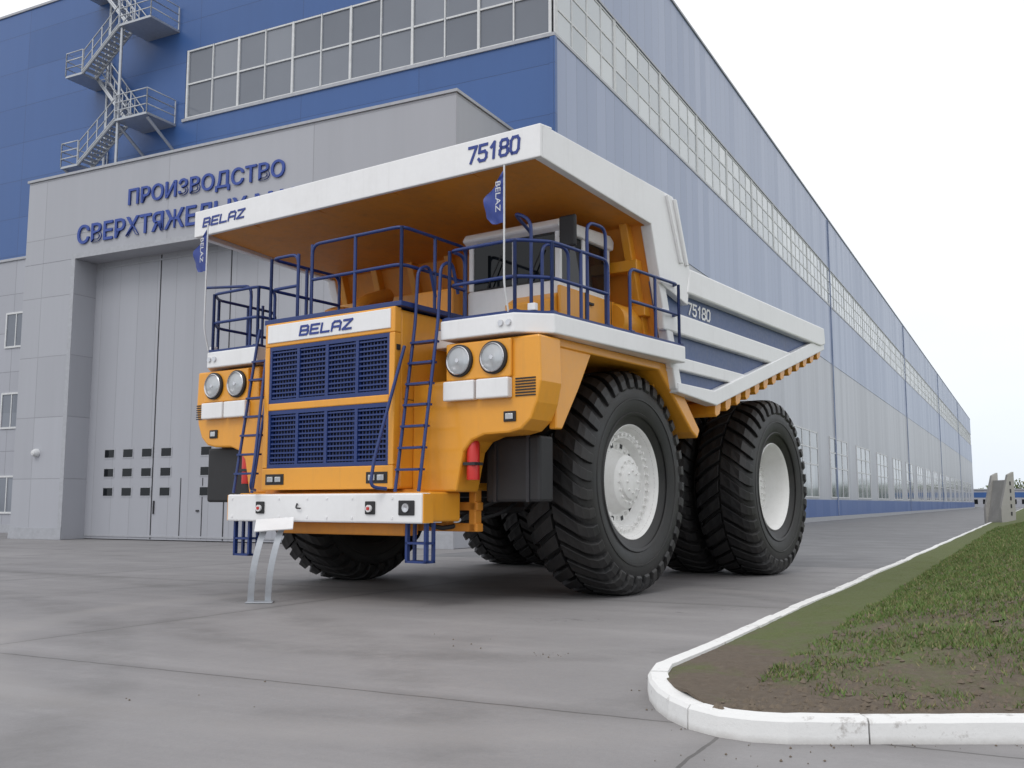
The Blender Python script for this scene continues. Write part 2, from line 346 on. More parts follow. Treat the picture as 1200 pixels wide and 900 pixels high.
for x in (-29.9,-34.9,-39.9,-44.9):
    for z0,z1 in ((9.1,10.7),(5.1,6.7),(1.0,2.65)):
        wg.append((x,x+1.35,-.02,0,z0,z1))
        wf+=[(x-.09,x,-.06,0,z0-.09,z1+.09),(x+1.35,x+1.44,-.06,0,z0-.09,z1+.09),(x,x+1.35,-.06,0,z0-.09,z0),(x,x+1.35,-.06,0,z1,z1+.09),(x+.65,x+.71,-.05,-.02,z0,z1)]
boxes('left_window_glass',wg,G_FRONT,B); boxes('left_window_frames',wf,FRAME,B)
boxes('left_plinth',[(-W,PX0-.05,-.05,0,0,.4)],TRIM,B)
# external escape stair
LX0,LX1,RX0,RX1=-24.4,-23.3,-21.0,-19.0
levL=[16.9,21.3,25.7]; levR=[18.6,23.1]
pl=[];rl=[];tr=[];strg=[]
def rail3(p,z,h=1.1,n=2):
    L=[]
    for k in range(1,n+1): L.append([(q[0],q[1],z+h*k/n) for q in p])
    for i in range(len(p)-1):
        a=Vector(p[i]+(0,));b_=Vector(p[i+1]+(0,)); m_=max(1,int((b_-a).length/.9))
        for k in range(m_+1):
            q=a.lerp(b_,k/m_); L.append([(q.x,q.y,z),(q.x,q.y,z+h)])
    return L
for z in levL:
    pl.append((LX0,LX1,-1.75,-.02,z-.1,z)); rl+=rail3([(LX1,-.1),(LX0,-.1),(LX0,-1.75),(LX1,-1.75)],z,n=3)
for z in levR:
    pl.append((RX0,RX1,-1.75,-.02,z-.1,z)); rl+=rail3([(RX0,-1.75),(RX1,-1.75),(RX1,-.1)],z,n=3)
fl=[(16.9,18.6,1,-1.7),(18.6,21.3,-1,-.85),(21.3,23.1,1,-1.7),(23.1,25.7,-1,-.85)]
for z0,z1,d,yo in fl:
    xa,xb=(LX1,RX0) if d>0 else (RX0,LX1)
    for k in range(1,12):
        t=k/12; x=xa+(xb-xa)*t; z=z0+(z1-z0)*t; tr.append((x-.13,x+.13,yo+.04,yo+.7,z-.04,z))
    for yy in (yo,yo+.72):
        strg.append([(xa,yy,z0-.06),(xb,yy,z1-.06)]); strg.append([(xa,yy,z0+.06),(xb,yy,z1+.06)])
        for hh in (.55,1.05): rl.append([(xa,yy,z0+hh),(xb,yy,z1+hh)])
        for k in range(5):
            t=k/4; x=xa+(xb-xa)*t; z=z0+(z1-z0)*t; rl.append([(x,yy,z),(x,yy,z+1.05)])
boxes('stair_landings',pl,GALV,B); boxes('stair_treads',tr,GALV,B)
tubes('stair_rails',rl,.03,GALV,B,0); tubes('stair_stringers',strg,.06,GALV,B,0)
tubes('stair_columns',[[(-20.95,-1.6,14.8),(-20.95,-1.6,23.0)],[(-23.4,-.2,14.0),(-23.4,-.2,25.6)],[(-19.1,-1.6,18.4),(-19.1,-.05,17.4)],[(-20.95,-1.6,18.4),(-20.95,-.05,17.4)],[(-24.3,-1.6,16.8),(-24.3,-.05,15.9)]],.07,GALV,B,0)
# ================================================================== GROUND
TA=Vector((math.sin(TB),math.cos(TB),0))
def sheet(name,pts,z,mat,parent=None,sub=0):
    return mobj(name,[(p[0],p[1],z) for p in pts],[tuple(range(len(pts)))],mat,parent)
s=3000
sheet('ground',[(-s,-s),(s,-s),(s,s),(-s,s)],-.012,FIELD)
ap=mobj('concrete_apron',[(-90,-75,0),(60,-75,0),(60,-9,0),(-90,-9,0),(0.0,-9,0),(0,.1,0),(-90,.1,0)],[(0,1,2,4,3),(3,4,5,6)],CONC); ap.location=(C.x,C.y,-.004); ap.rotation_euler=(0,0,-TB)
rd=sheet('asphalt_road',[(0,-9),(60,-9),(60,420),(0,420)],0,ASPH); rd.location=(C.x,C.y,-.004); rd.rotation_euler=(0,0,-TB)
A2=Vector((math.sin(R(27.4)),math.cos(R(27.4)),0))
P0=Vector((1.107,8.09,0))
cor=[Vector((1.107,8.09,0)),Vector((1.02,7.75,0)),Vector((.985,7.4,0)),Vector((.985,7.05,0)),Vector((1.02,6.75,0)),Vector((1.10,6.48,0)),Vector((1.24,6.26,0)),Vector((1.42,6.12,0)),Vector((1.62,6.07,0))]
path=[];sv=[]
st=[]
x=0.0
while x<60: x+=.12 if x<8 else (1.0 if x<25 else 5); st.append(x)
for x in reversed(st): path.append(Vector((1.62+x,6.07,0))); sv.append(x)
for p in reversed(cor): path.append(p); sv.append(0)
ncor=len(path)
st=[];x=0.0
while x<300: x+=.15 if x<18 else (.5 if x<60 else 6); st.append(x)
for x in st: path.append(P0+A2*x+Vector((.02*math.sin(x*.9),0,0))); sv.append(x)
def nrm(i):
    a=path[max(0,i-1)];b_=path[min(len(path)-1,i+1)]; d=(b_-a).normalized(); return Vector((d.y,-d.x,0))
KW=.16;KH=.145
V=[];F=[]
def section(p,nv,j=0):
    return [p+Vector((0,0,-.02)),p+Vector((0,0,KH-.025))+nv*.004,p+nv*.025+Vector((0,0,KH)),p+nv*(KW-.01)+Vector((0,0,KH)),p+nv*KW+Vector((0,0,-.02))]
acc=0
stones=[[]]
for i in range(len(path)):
    stones[-1].append(i)
    if i: acc+=(path[i]-path[i-1]).length
    if acc>=1.0 and i<len(path)-1: stones.append([i]); acc=0
for sidx in stones:
    if len(sidx)<2: continue
    base=len(V); m_=len(sidx); jig=random.uniform(-.008,.008); jz=random.uniform(-.009,.006)
    for q,i in enumerate(sidx):
        p=path[i].copy()
        if q==0: p=p.lerp(path[sidx[1]],min(.4,.006/max(.01,(path[sidx[1]]-p).length)))
        if q==m_-1: p=p.lerp(path[sidx[-2]],min(.4,.006/max(.01,(path[sidx[-2]]-p).length)))
        nv=nrm(i)
        wv_=noise.noise(p*6)*.006
        for v in section(p+nv*(jig+wv_),nv): V.append(v+Vector((0,0,jz+noise.noise(p*5+Vector((9,0,0)))*.006)))
    for q in range(m_-1):
        for k in range(4): F.append((base+q*5+k,base+q*5+k+1,base+(q+1)*5+k+1,base+(q+1)*5+k))
    F.append(tuple(base+k for k in range(5))); F.append(tuple(base+(m_-1)*5+k for k in range(4,-1,-1)))
mobj('kerb',V,F,KERB)
XD=Vector((1,0,0)); O=Vector((2.0,7.6,0))
def perpA(p): d=p-P0; return d.x*A2.y-d.y*A2.x
def vz(p):
    pa=perpA(p); pn=p.y-6.07
    rise=max(0,min(pa-.9,9))*.24*min(1,max(0,(pn-.8)/3.0))
    edge=min(1,max(0,(min(pa,pn)-.15)/.3))
    nz=noise.noise(p*.7)*.06+noise.noise(p*2.6)*.035+noise.noise(p*9)*.018
    return .125+rise+edge*(nz*(1 if pn<60 else .3)+.015)
V=[];F=[];M=64
for i,p in enumerate(path):
    k=p+nrm(i)*(KW-.03); T_=O+(A2+XD)*sv[i]
    for j in range(M+1):
        t=(j/M)**1.9; q=k.lerp(T_,t); V.append(Vector((q.x,q.y,vz(q)-(.02 if j==0 else 0))))
for i in range(len(path)-1):
    for j in range(M): a=i*(M+1)+j; F.append((a,a+1,a+M+2,a+M+1))
mobj('grass_verge',V,F,SOIL,smooth=True)
V=[];F=[];mi=[]
cnt=0
while cnt<210000:
    a=random.random()**1.35*50; bb=random.random()**1.1*(3.4+a*.35)
    p=Vector((1.25,6.4,0))+A2*a+XD*bb
    pa=perpA(p)
    if pa<.2 or p.y<6.3 or p.x>.8*p.y: continue
    dn=.8*noise.noise(Vector((p.x*.8,p.y*.8,3)))+.5*noise.noise(Vector((p.x*3,p.y*3,7)))+min(.95,(p.y-7.6)*.13)+min(.3,(pa-1.0)*.16)
    if dn<random.uniform(-.1,.5): cnt+=.12; continue
    cnt+=1
    z=vz(p)-.005; h=random.uniform(.015,.048)*(1+.6*min(1,p.y/30)); w=random.uniform(.003,.006)*(1+p.y/20); an=random.random()*6.28
    dx,dy=math.cos(an)*w,math.sin(an)*w; lx,ly=random.gauss(0,.5)*h,random.gauss(0,.5)*h
    n_=len(V); V+=[(p.x-dx,p.y-dy,z),(p.x+dx,p.y+dy,z),(p.x+lx,p.y+ly,z+h)]; F.append((n_,n_+1,n_+2)); mi.append(0 if random.random()<.72 else 1)
mobj('grass',V,F,[GR1,GR2],recalc=False,midx=mi)
V=[];F=[]
OC=[(0,1,2),(0,2,3),(0,3,4),(0,4,1),(5,2,1),(5,3,2),(5,4,3),(5,1,4)]
def clod(p,z,r_):
    n_=len(V); j=lambda: random.uniform(.6,1.3)*r_
    V.extend([(p.x,p.y,z+j()),(p.x+j(),p.y,z),(p.x,p.y+j(),z),(p.x-j(),p.y,z),(p.x,p.y-j(),z),(p.x,p.y,z-j())]); F.extend([tuple(q+n_ for q in f) for f in OC])
for _ in range(5000):
    a=random.random()**1.5*14; bb=random.random()*(4+a*.3); p=Vector((1.2,6.35,0))+A2*a+XD*bb
    if perpA(p)<.2 or p.y<6.28: continue
    clod(p,vz(p),random.choice((.006,.009,.012,.02,.028)))
for cx,cy,sp,k_ in ((.35,9.6,.12,14),(-.4,10.4,.25,7),(-2.4,7.2,.5,5),(1.3,5.7,.35,12)):
    for _ in range(k_): clod(Vector((random.gauss(cx,sp),min(5.95,random.gauss(cy,sp*.3)) if cy<6 else random.gauss(cy,sp),0)),0,random.choice((.004,.006,.010)))
for _ in range(260):
    i=random.randrange(ncor-40,ncor+110)
    p=path[i]-nrm(i)*random.uniform(.01,.12); clod(p,0,random.choice((.003,.005,.008)))
mobj('soil_clods',V,F,plain('clod',(.15,.12,.09),.95))
def leafmass(name,ells,n,size,flat=1):
    V=[];F=[];mi=[]
    tot=sum(e[3]*e[4] for e in ells)
    for e in ells:
        k=int(n*e[3]*e[4]/tot)
        for _ in range(k):
            while True:
                d=Vector((random.uniform(-1,1),random.uniform(-1,1),random.uniform(-1,1)))
                if .25<d.length<1: break
            if noise.noise(d*2.3+Vector(e[:3]))<-.15: continue
            c=Vector((e[0]+d.x*e[3],e[1]+d.y*e[3],e[2]+d.z*e[4])); u=Vector((random.gauss(0,1),random.gauss(0,1),random.gauss(0,1))).normalized(); v=u.orthogonal().normalized()
            s_=size*random.uniform(.6,1.3); n_=len(V); V+=[c-u*s_,c-v*s_*.6,c+u*s_,c+v*s_*.6]; F.append((n_,n_+1,n_+2,n_+3)); mi.append(0 if d.z<random.uniform(-.3,.5) else 1)
    return mobj(name,V,F,[L1,L2],recalc=False,midx=mi)
bx=P0+A2*78+Vector((3.6,0,0))
leafmass('shrub',[(bx.x+.6,bx.y,1.7,1.3,1.4),(bx.x+3.2,bx.y+.6,2.2,1.9,1.8),(bx.x+6,bx.y-.3,2.0,2.2,1.8)],6000,.12)
tl=[]
for i in range(60):
    t=i/59; tl.append((190+t*260+random.uniform(-3,3),400-t*60,random.uniform(3,5),random.uniform(6,9),random.uniform(4,7.5)))
leafmass('tree_line',tl,26000,.8)
DB=empty('distant_building',(168,345,0),-TB)
boxes('walls',[(-12,22,0,14,0,6)],F_GREYF,DB); boxes('blue_band',[(-12,22,-.05,0,3.4,5.2)],F_BLUE,DB); boxes('roof',[(-12.3,22.3,-.3,14.3,6,6.4)],TRIM,DB); boxes('windows',[(x,x+2.4,-.06,0,1.2,2.8) for x in range(-10,20,4)],GLASSD,DB)
rp=P0+A2*66+Vector((.9,0,0))
RM=empty('concrete_ramp',(rp.x,rp.y,0),0)
prism('parapet',[(0,0),(0,1.1),(.55,3.3),(.95,3.5),(.95,0)],'y',0,.3,CONC2,RM,.02)
prism('far_parapet',[(0,0),(0,1.1),(.55,3.3),(.95,3.5),(.95,0)],'y',2.2,2.5,CONC2,RM,.02)
boxes('steps',[(.1+k*.04,.95,.3,2.2,.1+k*.22,.32+k*.22) for k in range(13)],CONC2,RM)
boxes('baluster_gaps',[(.62,.72,-.01,0,.6+k*.5,.85+k*.5) for k in range(5)],DARK,RM)
# ================================================================== TRUCK
T=empty('dump_truck',(-.74,17.51,0),-R(35))
TS=1.03; TZ=1.735
tops=[(.02,1.70),(.2,1.70),(.36,1.685),(.45,1.635),(.50,1.55),(.517,1.43)]
bas=[(.02,1.60),(.2,1.60),(.33,1.585),(.40,1.545),(.445,1.48),(.48,1.39)]
WX=1.10
tops=[(a*WX,r*TS) for a,r in tops]; bas=[(a*WX,r*TS) for a,r in bas]
def tyre(name,x,y,parent):
    prof=[(-.34,.845),(-.37,.875),(-.40,.93),(-.455,1.05),(-.487,1.2),(-.497,1.31),(-.49,1.40),(-.455,1.49),(-.41,1.555),(-.34,1.60),(0,1.62)]
    prof=[(a*WX,r*(TS if r>1.1 else 1)) for a,r in prof]
    prof=prof+[(-a,r) for a,r in reversed(prof[:-1])]
    z=TZ
    lathe(name+'_carcass',prof,96,TYRE,parent,(x,y,z))
    V=[];F=[];Nn=36
    for sg in (-1,1):
        for k in range(Nn):
            a0=2*math.pi*(k+(.5 if sg>0 else 0))/Nn; base=len(V); hw=.5*2*math.pi/Nn*.72
            for q,((at,rt),(ab,rb)) in enumerate(zip(tops,bas)):
                sk=.20*(at/.5)**1.1; w2=hw*(1-.06*q)
                for (aa,rr,dw) in ((at,rt,-w2),(at,rt,w2),(ab,rb,w2*1.12),(ab,rb,-w2*1.12)):
                    th=a0+sk+dw; V.append((x+sg*aa,y+rr*math.cos(th),z+rr*math.sin(th)))
            for q in range(5):
                for e in range(4): F.append((base+q*4+e,base+q*4+(e+1)%4,base+(q+1)*4+(e+1)%4,base+(q+1)*4+e))
            F.append((base,base+1,base+2,base+3)); F.append((base+20,base+21,base+22,base+23))
    mobj(name+'_tread',V,F,TYRE,parent,bevel=.008)
    for sg in (-1,1):
        lathe(name+'_sidewall_ring',[(.508,1.03),(.520,1.045),(.527,1.075),(.510,1.09)],96,TYRE,parent,(x,y,z),sgn=sg)
        lathe(name+'_shoulder_ring',[(.535,1.27),(.552,1.28),(.552,1.30),(.535,1.31)],96,TYRE,parent,(x,y,z),sgn=sg)
def wheel(name,x,y,sg,rear=False,inner=False):
    tyre(name+'_tyre',x,y,T); z=TZ
    if inner:
        lathe(name+'_rim',[(.34,.87),(.2,.80),(-.34,.80)],64,RIMW,T,(x,y,z),sgn=sg); return
    if rear:
        prof=[(.30,.84),(.415,.90),(.43,.885),(.40,.845),(.30,.80),(.0,.78),(-.05,.76),(-.06,.60),(-.02,.58),(-.0,.45),(.02,.43),(.04,.2),(.04,0)]
        prof=[(a,r*.97) for a,r in prof]
    else:
        prof=[(.30,.85),(.415,.905),(.43,.89),(.40,.855),(.33,.83),(.30,.81),(.27,.80),(.28,.69),(.23,.67),(.15,.63),(.13,.50),(.19,.46),(.33,.42),(.37,.36),(.37,.29),(.41,.27),(.43,.21),(.43,0)]
    lathe(name+'_rim',prof,72,RIMW,T,(x,y,z),sgn=sg)
    lathe(name+'_rim_back',[(.24,.80),(-.34,.80),(-.36,.90)],64,DARK,T,(x,y,z),sgn=sg)
    V=[];F=[]
    def bolt(ra,n,a,rb,hh):
        for k in range(n):
            t=2*math.pi*k/n; cy=y+ra*math.cos(t); cz=z+ra*math.sin(t); n_=len(V)
            for aa in (a,a+hh):
                for e in range(6): V.append((x+sg*aa,cy+rb*math.cos(e*math.pi/3),cz+rb*math.sin(e*math.pi/3)))
            for e in range(6): F.append((n_+e,n_+(e+1)%6,n_+6+(e+1)%6,n_+6+e))
            F.append(tuple(n_+6+e for e in range(6)))
    if rear: bolt(.66,30,-.06,.024,.06); bolt(.34,16,.03,.02,.04)
    else: bolt(.745,36,.27,.027,.06); bolt(.325,16,.37,.022,.03); bolt(.17,8,.43,.018,.03); bolt(.565,12,.14,.03,.05)
    mobj(name+'_bolts',V,F,RIMW,T)
    if not rear:
        # wedge gaps of the lock ring
        VV=[];FF=[]
        for k in range(12):
            t=2*math.pi*(k+.5)/12; n_=len(VV)
            for rr in (.55,.62):
                for dt in (-.07,.07): VV.append((x+sg*.152,y+rr*math.cos(t+dt),z+rr*math.sin(t+dt)))
            FF.append((n_,n_+1,n_+3,n_+2))
        mobj(name+'_hub_slots',VV,FF,DARK,T)
wheel('front_left_wheel',2.77,0,1); wheel('front_right_wheel',-2.77,0,-1)
for sg in (1,-1):
    nm='left' if sg>0 else 'right'
    wheel('rear_'+nm+'_outer_wheel',sg*2.97,5.6,sg,rear=True); wheel('rear_'+nm+'_inner_wheel',sg*1.72,5.6,sg,inner=True)
boxes('frame_rails',[(sg*.55 if sg>0 else -1.0,1.0 if sg>0 else -.55,-3.3,7.3,1.75,2.45) for sg in (1,-1)],ORANGE2,T,.04)
boxes('frame_crossmembers',[(-.55,.55,y0,y0+.4,1.8,2.35) for y0 in (-3.2,-1.2,1.2,3.2,6.8)]+[(-1.9,1.9,-.35,.35,1.9,2.4),(-1.55,1.55,-3.25,-2.6,1.15,1.6)],ORANGE2,T,.04)
boxes('front_subframe',[(.9,2.05,-2.5,-2.35,1.0,1.12),(.9,2.05,-2.5,-2.35,1.3,1.42),(.95,1.07,-2.5,-2.35,1.0,1.6),(1.4,1.52,-2.5,-2.35,1.0,1.6),(1.9,2.02,-2.5,-2.35,1.0,1.6)],ORANGE2,T,.015)
lathe('front_axle',[(-2.3,.0),(-2.3,.24),(2.3,.24),(2.3,0)],20,DARK,T,(0,0,TZ))
lathe('rear_axle_housing',[(-1.1,0),(-1.1,.55),(-.5,.75),(.5,.75),(1.1,.55),(1.1,0)],28,ORANGE2,T,(0,5.6,TZ))
lathe('rear_axle_tube',[(-2.6,0),(-2.6,.5),(2.6,.5),(2.6,0)],24,DARK,T,(0,5.6,TZ))
for sg in (1,-1):
    tubes('suspension_strut',[[(sg*1.75,-.1,1.6),(sg*1.55,0,3.3)]],.2,ORANGE2,T); tubes('suspension_rod',[[(sg*1.5,5.2,2.2),(sg*1.3,4.3,3.2)]],.16,CHROME,T)
    tubes('hoist_cylinder',[[(sg*1.35,3.3,1.9),(sg*1.35,2.9,3.3)]],.2,ORANGE2,T); tubes('hoist_rod',[[(sg*1.35,2.9,3.3),(sg*1.35,2.75,3.8)]],.12,CHROME,T)
    a,b_=sorted((sg*1.15,sg*2.3)); boxes('side_tank',[(a,b_,2.0,3.5,1.2,2.6)],DARK,T,.12)
    a,b_=sorted((sg*1.2,sg*2.35)); boxes('arch_inner_wall',[(a,b_-.0,-1.95,-1.85,1.7,3.5)],DARK,T)
    if sg>0: boxes('mud_guard_block',[(2.2,3.12,-2.5,-2.15,1.42,2.33)],BLACK,T,.04); boxes('mud_guard_straps',[(2.35,2.4,-2.52,-2.5,1.42,2.33),(2.9,2.95,-2.52,-2.5,1.42,2.33)],DARK,T)
    else: boxes('mud_guard_block',[(-3.4,-2.3,-2.9,-2.5,1.42,2.33)],BLACK,T,.04)
boxes('engine',[(-.95,.95,-2.6,-.6,1.5,3.4)],DARK,T,.05)
tubes('hydraulic_hoses',[[(1.1,-3.0,1.5),(1.5,-2.8,1.0),(2.0,-1.6,1.3),(1.8,-.4,2.2)],[(1.2,-2.9,1.6),(1.7,-2.6,1.2),(2.1,-1.4,1.6),(1.7,-.3,2.6)],[(-1.2,-2.9,1.6),(-1.7,-2.6,1.2),(-2.1,-1.4,1.6),(-1.7,-.3,2.6)]],.035,BLACK,T,.3)
# bumper
boxes('bumper',[(-1.97,1.97,-3.62,-3.42,1.13,1.54)],WHITE,T,.025)
boxes('bumper_back',[(-1.95,1.95,-3.42,-2.75,1.15,1.56)],ORANGE,T,.03)
boxes('bumper_cap',[(1.972,1.99,-3.60,-3.40,1.14,1.53),(-1.99,-1.972,-3.60,-3.40,1.14,1.53)],ORANGE,T)
boxes('underbumper_beam',[(-1.2,1.4,-3.3,-3.0,.95,1.14)],ORANGE2,T,.03)
be=[]
for x in (-1.2,1.05): be.append((x-.09,x+.09,-3.645,-3.62,1.25,1.43))
be.append((1.57,1.85,-3.64,-3.62,1.24,1.44))
boxes('tow_eye_plates',be,BLACK,T,.01)
for x in (-1.2,1.05): lathe('tow_eye',[(0,.0),(0,.05),(.03,.05),(.03,.03),(.01,0)],14,WHITE,T,(x,-3.645,1.33),'y',-1)
boxes('tow_eye_core',[(x-.02,x+.02,-3.69,-3.66,1.31,1.35) for x in (-1.2,1.05)],RED,T)
lathe('socket',[(0,0),(0,.06),(.02,.06),(.02,.04),(.01,0)],14,CHROME,T,(1.71,-3.64,1.34),'y',-1)
tubes('plate_hook',[[(-.4,-3.63,1.4),(-.4,-3.66,1.33),(-.3,-3.66,1.33)]],.012,DARK,T)
boxes('bumper_bolts',[(x-.015,x+.015,-3.632,-3.62,z-.015,z+.015) for x in (-1.85,-.8,-.2,.2,.7,1.45) for z in (1.2,1.47)],WHITE,T)
# hood
boxes('hood_core',[(-1.33,1.33,-3.36,-.9,1.6,4.15)],ORANGE,T,.04)
fr=[(-1.34,-1.24,-3.5,-3.355,1.93,3.80),(1.24,1.34,-3.5,-3.355,1.93,3.80),(-1.34,1.34,-3.5,-3.355,1.6,1.929),(-1.238,1.238,-3.5,-3.355,2.81,2.92),(-1.34,1.34,-3.5,-3.355,3.801,4.17)]
boxes('radiator_frame',fr,ORANGE,T,.015)
boxes('hood_panel_seams',[(1.331,1.336,-2.2,-2.19,1.9,4.1),(1.331,1.336,-3.3,-2.2,2.86,2.87)],BLACK,T)
boxes('hood_side_lamp',[(1.34,1.35,-3.46,-3.38,3.55,3.63)],BLACK,T)
boxes('name_plate',[(-1.27,1.27,-3.52,-3.49,3.86,4.14)],WHITE,T,.01)
boxes('radiator_dark',[(-1.24,1.24,-3.375,-3.362,1.93,3.8)],BLACK,T)
g=[]
for (z0,z1) in ((1.93,2.81),(2.92,3.80)):
    n_=38
    for k in range(n_+1):
        xx=-1.235+k*2.47/n_; g.append((xx-.009,xx+.009,-3.45,-3.43,z0,z1))
    for k in range(13):
        zz=z0+.02+k*(z1-z0-.04)/12; g.append((-1.24,1.24,-3.475,-3.451,zz-.012,zz+.012))
    for k in range(5):
        xx=-1.22+k*.61; g.append((xx-.03,xx+.03,-3.485,-3.40,z0,z1))
    for zz in (z0+.03,z1-.03): g.append((-1.24,1.24,-3.488,-3.40,zz-.03,zz+.03))
boxes('radiator_grille',g,BLUE,T)
boxes('marker_recess',[(sg-.2,sg+.2,-3.507,-3.498,1.68,1.84) for sg in (-1.045,1.045)],BLACK,T)
for xx in (-1.13,-.96,.96,1.13): boxes('marker_lamp',[(xx-.06,xx+.06,-3.53,-3.507,1.72,1.80)],LAMP,T,.008)
block('hood_name','BELAZ',-.55,-3.522,3.93,1.12,.13,LETTER,T,.032)
for sg in (1,-1):
    def mx(l): return [(sg*p[0],p[1]) for p in l]
    prism('fender_face',mx([(1.33,1.56),(1.33,3.1),(1.95,3.1),(1.95,3.62),(3.5,3.62),(3.52,3.0),(3.46,2.72),(3.36,2.5),(3.2,2.37),(3.0,2.33),(2.6,2.32),(2.38,2.25),(2.24,2.1),(2.18,1.85),(2.12,1.56)]),'y',-3.08,-2.55,ORANGE,T,.03)
    lo_=0 if sg>0 else .17
    a,b_=sorted((sg*(1.98+lo_),sg*(3.08+lo_))); boxes('lamp_panel',[(a,b_,-3.14,-3.08,3.08,3.6)],ORANGE,T,.02)
    for xx in (2.23+lo_,2.81+lo_):
        lathe('headlamp_bezel',[(0,.225),(.04,.225),(.05,.205),(.03,.195)],40,BLACK,T,(sg*xx,-3.14,3.35),'y',-1)
        lathe('headlamp_ring',[(.02,.20),(.06,.20),(.07,.19),(.05,.178)],40,CHROME,T,(sg*xx,-3.14,3.35),'y',-1)
        lathe('headlamp_lens',[(.045,.185),(.065,.12),(.075,.0)],40,LAMP,T,(sg*xx,-3.14,3.35),'y',-1)
        lathe('headlamp_core',[(.07,.035),(.08,.03),(.08,0)],16,CHROME,T,(sg*xx,-3.14,3.35),'y',-1)
    for x0 in (1.97+lo_,2.54+lo_):
        a,b_=sorted((sg*x0,sg*(x0+.53))); boxes('lower_lamp_box',[(a,b_,-3.2,-3.08,2.80,3.07)],WHITE,T,.02)
    g=[]
    for k in range(7):
        a,b_=sorted((sg*(3.12+lo_),sg*(3.44 if sg>0 else 3.5))); g.append((a,b_,-3.092,-3.08,2.81+k*.038,2.828+k*.038))
    boxes('vent_slots',g,BLACK,T)
    a,b_=sorted((sg*2.93,sg*3.13)); boxes('turn_lamp_recess',[(a,b_,-3.10,-3.08,2.48,2.62)],BLACK,T,.01); boxes('turn_lamp',[(a+.04,b_-.04,-3.115,-3.10,2.51,2.59)],LAMP,T,.01)
    dk=[(1.9,-3.18),(3.15,-3.18),(3.55,-2.78),(3.75,.85),(1.2,.85),(1.2,-2.6),(1.9,-2.6)]
    prism('side_deck',mx(dk),'z',3.66,3.93,WHITE,T,.02)
    prism('side_deck_edge',mx([(1.92,-3.16),(3.14,-3.16),(3.53,-2.77),(3.73,.83),(1.3,.83),(1.3,-2.5),(1.92,-2.5)]),'z',3.93,3.965,BLUE,T)
    prism('deck_beam',mx([(2.0,-2.6),(3.4,-2.6),(3.45,.75),(2.0,.75)]),'z',3.53,3.66,ORANGE,T,.02)
    for xx in (2.95,3.08):
        lathe('deck_lamp',[(0,.0),(0,.045),(.03,.04),(.03,0)],14,CHROME,T,(sg*xx,-3.18,3.8),'y',-1)
    prism('rear_mudguard',[(.45,3.56),(1.0,3.56),(2.0,2.65),(1.9,2.5),(1.68,2.6)],'x',*sorted((sg*2.0,sg*3.45)),ORANGE,T,.03)
    prism('arch_support',[(-2.55,3.53),(-2.55,2.40),(-2.4,2.40),(-1.95,3.0),(-1.6,3.53)],'x',*sorted((sg*3.3,sg*3.42)),ORANGE,T,.02)
    def rail(pts,z,h=1.0,mid=2,nm='deck_railing',r=.026):
        pts=[(sg*p[0],p[1]) for p in pts]; L=[[(pts[0][0],pts[0][1],z)]+[(p[0],p[1],z+h) for p in pts]+[(pts[-1][0],pts[-1][1],z)]]
        for k in range(1,mid): L.append([(p[0],p[1],z+h*k/mid) for p in pts])
        for i in range(len(pts)-1):
            a=Vector(pts[i]+(0,)); b2=Vector(pts[i+1]+(0,)); m_=max(1,round((b2-a).length/.75))
            for k in range(m_+1):
                if (i==0 and k==0) or (i==len(pts)-2 and k==m_): continue
                q=a.lerp(b2,k/m_); L.append([(q.x,q.y,z),(q.x,q.y,z+h)])
        tubes(nm,L,r,BLUE,T,.14)
        # foot plates
        boxes('railing_feet',[(p[0]-.05,p[0]+.05,p[1]-.05,p[1]+.05,z+.02,z+.04) for p in pts],BLUE,T)
    rail([(2.0,-2.75),(2.0,-3.1),(3.12,-3.1),(3.47,-2.72),(3.56,-1.35)],3.94,1.0)
    rail([(3.60,-.75),(3.69,.75),(2.6,.78)],3.94,1.0)
    tubes('boarding_loops',[[(sg*3.45,-1.75,3.94),(sg*3.45,-1.75,5.45),(sg*3.5,-1.3,5.45),(sg*3.5,-1.3,3.94)],[(sg*3.05,-2.6,3.94),(sg*3.05,-2.6,5.35),(sg*2.75,-2.6,5.5),(sg*2.65,-2.0,5.35)],[(sg*3.2,-2.55,3.94),(sg*3.2,-2.55,5.0),(sg*3.35,-2.1,5.0),(sg*3.35,-2.1,3.94)]] if sg>0 else [[(sg*2.3,-3.0,3.94),(sg*2.3,-3.0,5.0),(sg*3.6,-2.9,5.15)],[(sg*3.45,-1.75,3.94),(sg*3.45,-1.75,5.0)]],.026,BLUE,T,.16)
    boxes('toe_lamps',[(sg*3.3-.06,sg*3.3+.06,-2.98,-2.90,3.97,4.07)],WHITE,T,.01)
    La=[]
    for dx in (0,.42):
        x_=sg*(1.46+dx)
        if sg>0: La.append([(x_,-3.58,1.56),(x_,-3.2,3.95),(x_,-3.15,4.75),(x_,-2.9,4.85),(x_,-2.75,4.4)])
        else: La.append([(x_,-3.58,1.56),(x_,-3.2,3.95),(x_,-3.15,4.2)])
    La.append([(sg*1.34,-3.62,1.6),(sg*1.22,-3.82,1.62),(sg*1.22,-3.75,2.0),(sg*1.44,-3.40,3.6)])
    tubes('ladder_rails',La,.024,BLUE,T,.15)
    boxes('ladder_treads',[(min(sg*1.46,sg*1.88),max(sg*1.46,sg*1.88),-3.58+.38*t_-.06,-3.58+.38*t_+.08,1.56+2.39*t_-.015,1.56+2.39*t_+.015) for t_ in [k/8 for k in range(1,8)]],BLUE,T)
    a,b_=sorted((sg*1.58,sg*1.95))
